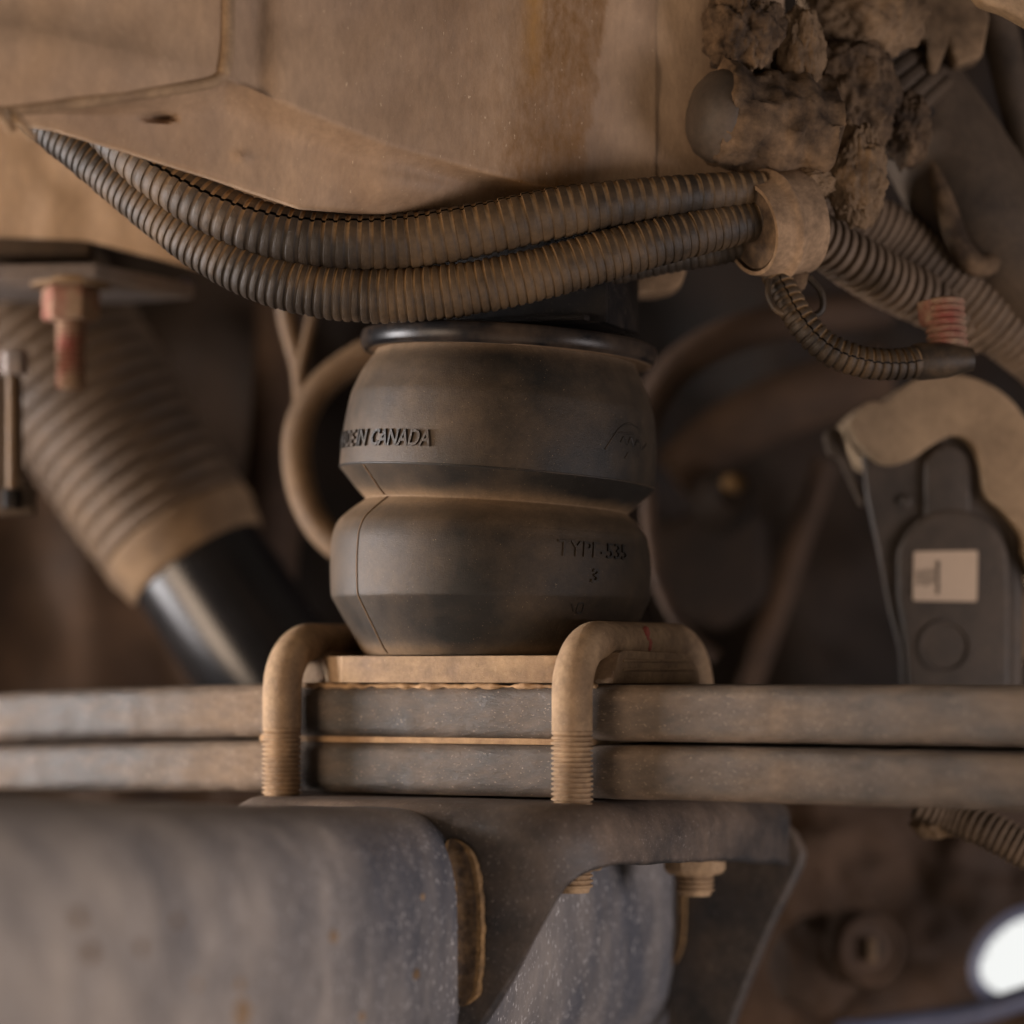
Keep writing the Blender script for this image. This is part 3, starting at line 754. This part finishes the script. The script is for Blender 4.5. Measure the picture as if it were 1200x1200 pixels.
vv, ff = lathe(P(812, 130, -95), (1, 0.35, -0.12), [(0, 6), (1.5, 22), (6, 36), (16, 48), (30, 54), (34, 54)], 40); obj('tip', vv, ff, M['plastic'], st, 50)
vv, ff = lathe(P(840, 133, -85), (1, 0.35, -0.16), [(0, 54)] + [(k, 55 + 0.09 * k) for k in range(3, 130, 5)], 72)
vv = vv + np.array([[9 * mnoise.fractal(Vector(q) / 34, 1, 2, 4), 9 * mnoise.fractal(Vector(q) / 30 + Vector((5, 5, 5)), 1, 2, 4), 12 * mnoise.fractal(Vector(q) / 32 + Vector((9, 2, 1)), 1, 2, 4)] for q in vv]); obj('muddy_body', vv, ff, M['mud'], st, 60)

loom('hose', [(965, 10, 130, 56), (1005, 58, 130, 60), (1045, 106, 120, 62), (1085, 150, 120, 62)], 15, M['hose'], 'wide ribbed brown hose behind the mud, dropping down', 'hose', depth=0.05)
def hose(pts, label, mat='hose', name='hose', cat='hose', group=None, seg=24):
    q = spline(np.array([list(P(x, y, Y)) + [rad_at(r, Y)] for x, y, Y, r in pts]), 8)
    vv, ff = tube(q[:, :3], q[:, 3], seg, flat=1.0)
    return tag(obj(name, vv, ff, M[mat], None, 60), label, cat, group)
hose([(1062, 105, 150, 66), (1100, 165, 145, 70), (1150, 245, 140, 74), (1230, 350, 150, 74)], 'fat smooth brown hose at the right edge above the conduits')
hose([(1150, -30, 150, 22), (1172, 40, 140, 22), (1190, 120, 130, 20), (1215, 210, 130, 20)], 'thin grey hose curving along the right edge at the top')
hose([(1095, 190, 90, 13), (1108, 240, 80, 13), (1125, 290, 75, 14), (1148, 312, 80, 14), (1172, 300, 90, 13)], 'short dusty hooked strap below the ribbed hose', 'mud', 'hook', 'strap')
vv, ff = prism([P(x, y, 60) for x, y in ((1076, -40), (1150, -40), (1160, 20), (1152, 66), (1120, 76), (1112, 50), (1098, 86), (1086, 84), (1088, 46), (1072, 40))], (0, 60, 0))
tag(obj('connector', vv, ff, M['mudtan'], None, 40, bevel=9, seg=3), 'tan dusty connector with two lugs at the top right', 'connector')
vv, ff = prism([P(x, y, 90) for x, y in ((940, -60), (1070, -60), (1076, 40), (1050, 70), (985, 66), (958, 40))], (0, 80, 0))
tag(obj('bracket', vv, ff, M['mudtan'], None, 40, bevel=14, seg=3), 'rounded muddy bracket behind the mud at the top edge', 'bracket')
vv, ff = prism([P(x, y, -150) for x, y in ((1105, -60), (1300, -60), (1300, 60), (1212, 30), (1180, 12), (1150, 2))], (0, 40, 0))
tag(obj('corner_panel', vv, ff, M['caliper'], None, 40, bevel=8, seg=3), 'pale tan panel corner cutting across the top right', 'panel')
vv, ff = prism([P(x, y, 140) for x, y in ((1172, 318), (1230, 300), (1230, 360), (1176, 345))], (0, 40, 0))
tag(obj('blue_cover', vv, ff, M['bluegrey'], None, 40, bevel=4), 'small blue grey cover at the right edge over the thick conduit', 'cover')

# ------------------------------------------------------------------ brake actuator at right
AY = 190
act = thing('brake_actuator', P(1110, 800, AY), 'dark plastic actuator with a white sticker at right', 'actuator')
cal = thing('brake_caliper', P(1110, 640, AY + 40), 'rounded tan cast caliper capping the dark actuator', 'caliper')
body = [(1008, 530), (1024, 522), (1060, 522), (1086, 512), (1102, 503), (1124, 503), (1140, 512), (1152, 530), (1156, 560), (1164, 582), (1182, 600), (1194, 625), (1198, 690), (1196, 830), (1056, 830), (1052, 760), (1040, 715), (1028, 650), (1014, 585)]
vv, ff = prism([P(x, y, AY) for x, y in body], (14, 60, 0)); obj('housing', vv, ff, M['plastic'], act, 40, bevel=9, seg=3)
def disc_poly(cx, cy, r, a0, a1, n=28): return [(cx + r * math.cos(a), cy + r * math.sin(a)) for a in np.linspace(a0, a1, n)]
dome = disc_poly(1117, 662, 66, math.radians(188), math.radians(360 - 2)) + [(1184, 700), (1184, 830), (1064, 830), (1062, 760), (1052, 700)]
vv, ff = prism([P(x, y, AY - 13) for x, y in dome], (0, 16, 0)); obj('raised_cover', vv, ff, M['plastic'], act, 40, bevel=7, seg=3)
tab = disc_poly(1111, 548, 27, math.radians(180), math.radians(360), 14) + [(1138, 604), (1084, 604)]
vv, ff = prism([P(x, y, AY - 10) for x, y in tab], (0, 14, 0)); obj('rib_tab', vv, ff, M['plastic'], act, 40, bevel=5, seg=3)
vv, ff = lathe(P(1107, 758, AY - 12), (0, -1, 0), [(0, 33), (4, 33), (4, 29), (0.5, 27), (0.5, 4)], 40); obj('round_boss', vv, ff, M['plastic'], act, 30)
vv, ff = lathe(P(1062, 588, AY - 2), (0, -1, 0), [(0, 9), (4, 7), (5, 3)], 16); obj('pip', vv, ff, M['plastic'], act, 40)
vv, ff = prism([P(x, y, AY - 16) for x, y in ((1071, 648), (1073, 646), (1144, 645), (1146, 647), (1145, 703), (1143, 705), (1072, 704), (1070, 702))], (0, 2.5, 0))
stk = obj('sticker', vv, ff, M['paper'], act, 0, label='pale printed sticker')
# fine print: columns of tiny illegible characters running upward
rs = random.Random(4)
for x, y0, y1, wd in ((1077.5, 668, 687, 3.4), (1085, 667, 687, 3.4), (1092.5, 667, 686, 3.6), (1099.5, 657, 698, 4.4)):
    parts = []; y = y0
    while y < y1 - 1.6:
        h = rs.uniform(1.1, 2.0)
        xa = x - wd / 2 + rs.uniform(0, 0.7); xb = x + wd / 2 - rs.uniform(0, 0.9)
        parts.append(prism([P(a, b, AY - 17.2) for a, b in ((xa, y), (xb, y), (xb, y + h), (xa, y + h))], (0, 0.8, 0)))
        y += h + rs.uniform(0.5, 1.0)
    vv, ff = join(*parts); obj('print', vv, ff, M['ink'], stk, 0)
cpts = [(995, 494), (1017, 471), (1039, 471), (1053, 457), (1079, 443), (1119, 438), (1156, 448), (1185, 468), (1212, 500), (1260, 540), (1260, 700), (1206, 660), (1198, 628), (1174, 597), (1155, 579), (1149, 545), (1138, 519), (1116, 510), (1090, 523), (1068, 538), (1042, 545), (1024, 538), (1002, 516)]
cp = spline(np.array([list(P(x, y, AY - 22)) for x, y in cpts + cpts[:1]]), 9)[:-1]
vv, ff = prism(cp, (0, 190, 0)); obj('casting', vv, ff, M['caliper'], cal, 45, bevel=10, seg=3)
vv, ff = prism([P(x, y, AY + 10) for x, y in ((966, 508), (978, 498), (988, 506), (994, 530), (1014, 584), (1012, 594), (1007, 586), (984, 536), (972, 532))], (0, 30, 0))
obj('ear', vv, ff, M['hose'], cal, 40, bevel=4)
vv, ff = prism([P(x, y, AY + 40) for x, y in ((1190, 690), (1230, 680), (1230, 800), (1188, 760))], (0, 50, 0)); obj('arm', vv, ff, M['caliper'], cal, 40, bevel=5)

# ------------------------------------------------------------------ left: damper, bolt, brackets
dm = thing('damper', P(330, 830, 560), 'slanted damper with ribbed dust boot and black body at left', 'damper')
A, B = P(-50, 238, 640), P(206, 622, 560)
d = (B - A); Ln = np.linalg.norm(d); d /= Ln
pp, rr, du = [], [], []
n = 23; pitch = Ln / n
for k in range(n):
    for t, q in ((0.0, -5.5), (0.2, -1.2), (0.45, 0), (0.7, -1.2), (0.92, -5.5)):
        s_ = (k + t) * pitch; pp.append(A + d * s_); rr.append(np.interp(s_ / Ln, [0, 0.5, 0.85, 1], [128, 124, 119, 113]) + q * 1.3); du.append(0.6 if q < -4 else 0)
vv, ff = tube(np.array(pp), rr, 56, up=(0, -1, 0)); obj('dust_boot', vv, ff, M['boot'], dm, 60, attrs={'dust': np.repeat(du, 56)})
vv, ff = lathe(B - d * 4, d, [(0, 100), (0, 108), (6, 113), (22, 112), (32, 108), (42, 106), (54, 104), (60, 100), (62, 90)], 60); obj('collar', vv, ff, M['collar'], dm, 40)
vv, ff = lathe(B + d * 30, d, [(0, 92), (28, 96), (340, 96)], 60); obj('body', vv, ff, M['shock'], dm, 40)

bp = thing('mounting_bracket', P(100, 345, 280), 'grey plate bracket under the body panel at far left', 'bracket')
pl = [(-160, 330, 200), (0, 328, 200), (112, 326, 205), (228, 350, 300), (150, 356, 470), (100, 352, 480), (-160, 352, 480)]
vv, ff = prism([P(x, y, Y) for x, y, Y in pl], (0, 0, 19)); obj('plate', vv, ff, M['grey'], bp, 30, bevel=3)
vv, ff = prism([P(x, y, 300) for x, y in ((-140, 270), (96, 276), (104, 284), (104, 300), (-140, 300))], (0, 60, 0)); obj('rib', vv, ff, M['hose'], bp, 30, bevel=4)
vv, ff = lathe(P(217, 336, 318), (0.2, -1, -0.1), [(0, 12), (8, 11), (12, 7)], 20); obj('rivet', vv, ff, M['bluegrey'], bp, 40)
b1 = thing('bolt', P(83, 455, 250), 'hanging threaded bolt with pink red paint at far left', 'bolt')
c = P(83, 376, 250)
pp, rr = [], []
for k in range(13):
    for t, q in ((0, 16.5), (0.35, 19), (0.65, 19), (0.95, 16.5)):
        pp.append(c + np.array([0, 0, -84 * (k + t) / 13])); rr.append(q)
pp.append(c + np.array([0, 0, -86])); rr.append(13)
vv, ff = tube(np.array(pp), rr, 24, up=(1, 0, 0)); obj('thread', vv, ff, M['redbolt'], b1, 30)
vv, ff = lathe(c, (0, 0, 1), [(0, 34), (6, 37), (36, 37), (42, 33)], 6); obj('nut', vv, ff, M['redbolt'], b1, 30, bevel=3)
vv, ff = lathe(c + np.array([0, 0, 42]), (0, 0, 1), [(0, 38), (0, 50), (9, 50), (9, 30)], 32); obj('washer', vv, ff, M['collar'], b1, 30)

sb = thing('side_bracket', P(10, 605, 200), 'dark bracket with an upright bolt at the left edge', 'bracket')
vv, ff = prism([P(x, y, 240) for x, y in ((-80, 440), (22, 440), (24, 560), (40, 572), (40, 604), (-80, 606))], (0, 30, 0)); obj('plate', vv, ff, M['hose'], sb, 30, bevel=5)
vv, ff = lathe(P(14, 572, 222), (0, 0, 1), [(0, 7), (140, 7)], 16); obj('rod', vv, ff, M['hosetan'], sb, 30)
vv, ff = lathe(P(18, 438, 224), (0, 0, 1), [(0, 17), (26, 17), (28, 14)], 6); obj('nut', vv, ff, M['grey'], sb, 30, bevel=2)
vv, ff = lathe(P(14, 596, 222), (0, 0, 1), [(0, 13), (24, 13)], 6); obj('lower_nut', vv, ff, M['black_matt'], sb, 30, bevel=2)

# ------------------------------------------------------------------ hoses and rods in the dark behind the air spring
hose([(470, 395, 300, 18), (420, 420, 300, 18), (375, 455, 300, 18), (350, 505, 300, 18), (352, 565, 295, 18), (375, 618, 290, 18), (420, 655, 280, 18), (480, 680, 280, 18)], 'tan hose looping out behind the left side of the air spring', 'hosetan', group='hoses behind the air spring')
hose([(330, 330, 340, 11), (338, 380, 340, 11), (350, 430, 330, 10), (352, 470, 310, 8)], 'thin brown hose dropping from the conduits left of the air spring', 'hosetan', group='hoses behind the air spring')
hose([(372, 340, 330, 7), (362, 390, 325, 7), (352, 440, 315, 7), (356, 480, 305, 7)], 'thinnest tan tube crossing down to the looping hose', 'hosetan', group='hoses behind the air spring')
hose([(748, 520, 420, 20), (765, 470, 430, 21), (800, 425, 440, 22), (860, 392, 450, 22), (940, 372, 470, 22), (1040, 362, 500, 22)], 'brown hose arching right behind the air spring', 'brown', group='hoses behind the air spring')
hose([(760, 565, 380, 9), (762, 620, 380, 9), (772, 680, 380, 9), (800, 735, 385, 9), (840, 770, 390, 9)], 'thin brown hose down the right side of the air spring', 'brown', group='hoses behind the air spring')
hose([(968, 540, 720, 14), (945, 610, 730, 14), (915, 700, 740, 14), (880, 800, 750, 14), (860, 860, 750, 14)], 'brown slanting rod between the air spring and the actuator', 'brown', 'rod', 'rod')
hose([(790, 560, 700, 34), (850, 510, 700, 36), (930, 470, 700, 38), (1040, 440, 700, 38)], 'dark thick pipe behind the arching hose', 'brown', 'pipe', 'pipe')
hose([(330, 300, 650, 30), (330, 450, 650, 34), (318, 600, 650, 36), (300, 760, 650, 38)], 'dark upright pipe behind the looping hose', 'brown', 'pipe', 'pipe')
vv, ff = lump(P(860, 566, 560), (17, 14, 14), 2, 0.2, 3)
tag(obj('ochre_clip', vv, ff, M['ochre']), 'small blurred ochre clip in the dark right of the air spring', 'clip')
vv, ff = prism([P(x, y, 720) for x, y in ((760, 620), (830, 590), (900, 600), (905, 700), (850, 740), (770, 720))], (0, 60, 0))
tag(obj('cross_bracket', vv, ff, M['dark'], None, 40, bevel=20, seg=3), 'brown plate far behind, below the ochre clip', 'bracket')
vv, ff = lathe(P(845, 590, 640), (0.3, -1, 0.2), [(0, 46), (20, 44), (40, 30), (60, 26)], 32)
tag(obj('valve_body', vv, ff, M['dark'], None, 40), 'blurred round fitting under the ochre clip', 'fitting')

# ------------------------------------------------------------------ lower right
dk = thing('bushing', P(1020, 1160, 420), 'round brown bushing with a slotted bolt at lower right', 'bushing')
cB = P(1018, 1112, 420)
vv, ff = lathe(cB, (0.35, -1, 0.05), [(-60, 50), (0, 50), (10, 46), (12, 40), (6, 34), (6, 14)], 48); obj('sleeve', vv, ff, M['brown'], dk, 40)
vv, ff = lathe(cB, (0.35, -1, 0.05), [(-40, 12), (14, 12), (18, 9)], 6); obj('bolt_head', vv, ff, M['wire'], dk, 30, bevel=2)
vv, ff = box8(lambda x, y, z: cB + np.array([x, y, z]), (-4, -26, -16), (8, -14, 16)); obj('slot_pin', vv, ff, M['hosetan'], dk, 30, bevel=3)
vv, ff = lump(P(955, 1130, 470), (60, 40, 64), 11, 0.35, 4)
tag(obj('mud_clump', vv, ff, M['brown'], None, 60), 'brown mud lump beside the round bushing', 'mud')
vv, ff = lump(P(1096, 962, 75), (30, 24, 20), 12, 0.5, 4)
tag(obj('clip', vv, ff, M['mudtan'], None, 60), 'muddy tan clip on the lower right conduit end', 'clip')
# blue ring painting in the lens fringe round the slot, and the wheel edge
def slot_ring(k0, k1, Y0, Y1):
    pts = []
    for (k, Y) in ((k0, Y0), (k1, Y0 - 8), (k1, Y1), (k0, Y1)):
        pts.append([(EXC + (EA + k) * math.cos(a) * math.cos(ET) - (EB + k) * math.sin(a) * math.sin(ET), EYC + (EA + k) * math.cos(a) * math.sin(ET) + (EB + k) * math.sin(a) * math.cos(ET), Y) for a in np.linspace(0, 2 * math.pi, 72, endpoint=False)])
    vs = [P(*q) for ring in pts for q in ring]; m = 72
    fs = [(i * m + j, i * m + (j + 1) % m, ((i + 1) % 4) * m + (j + 1) % m, ((i + 1) % 4) * m + j) for i in range(4) for j in range(m)]
    return np.array(vs), fs
wh = thing('wheel', P(1192, 1200, 700), 'blue grey wheel edge with a bright oval slot at the lower right corner', 'wheel')
vv, ff = slot_ring(0, 13, 560, 574); obj('slot_fringe', vv, ff, M['bluegrey'], wh, 50, bevel=0)
q = spline(np.array([list(P(x, y, Y)) for x, y, Y in ((980, 1212, 480), (1060, 1200, 470), (1140, 1188, 460), (1230, 1160, 450))]), 10)
vv, ff = tube(q, 16, 20); obj('outer_edge', vv, ff, M['bluegrey'], wh)
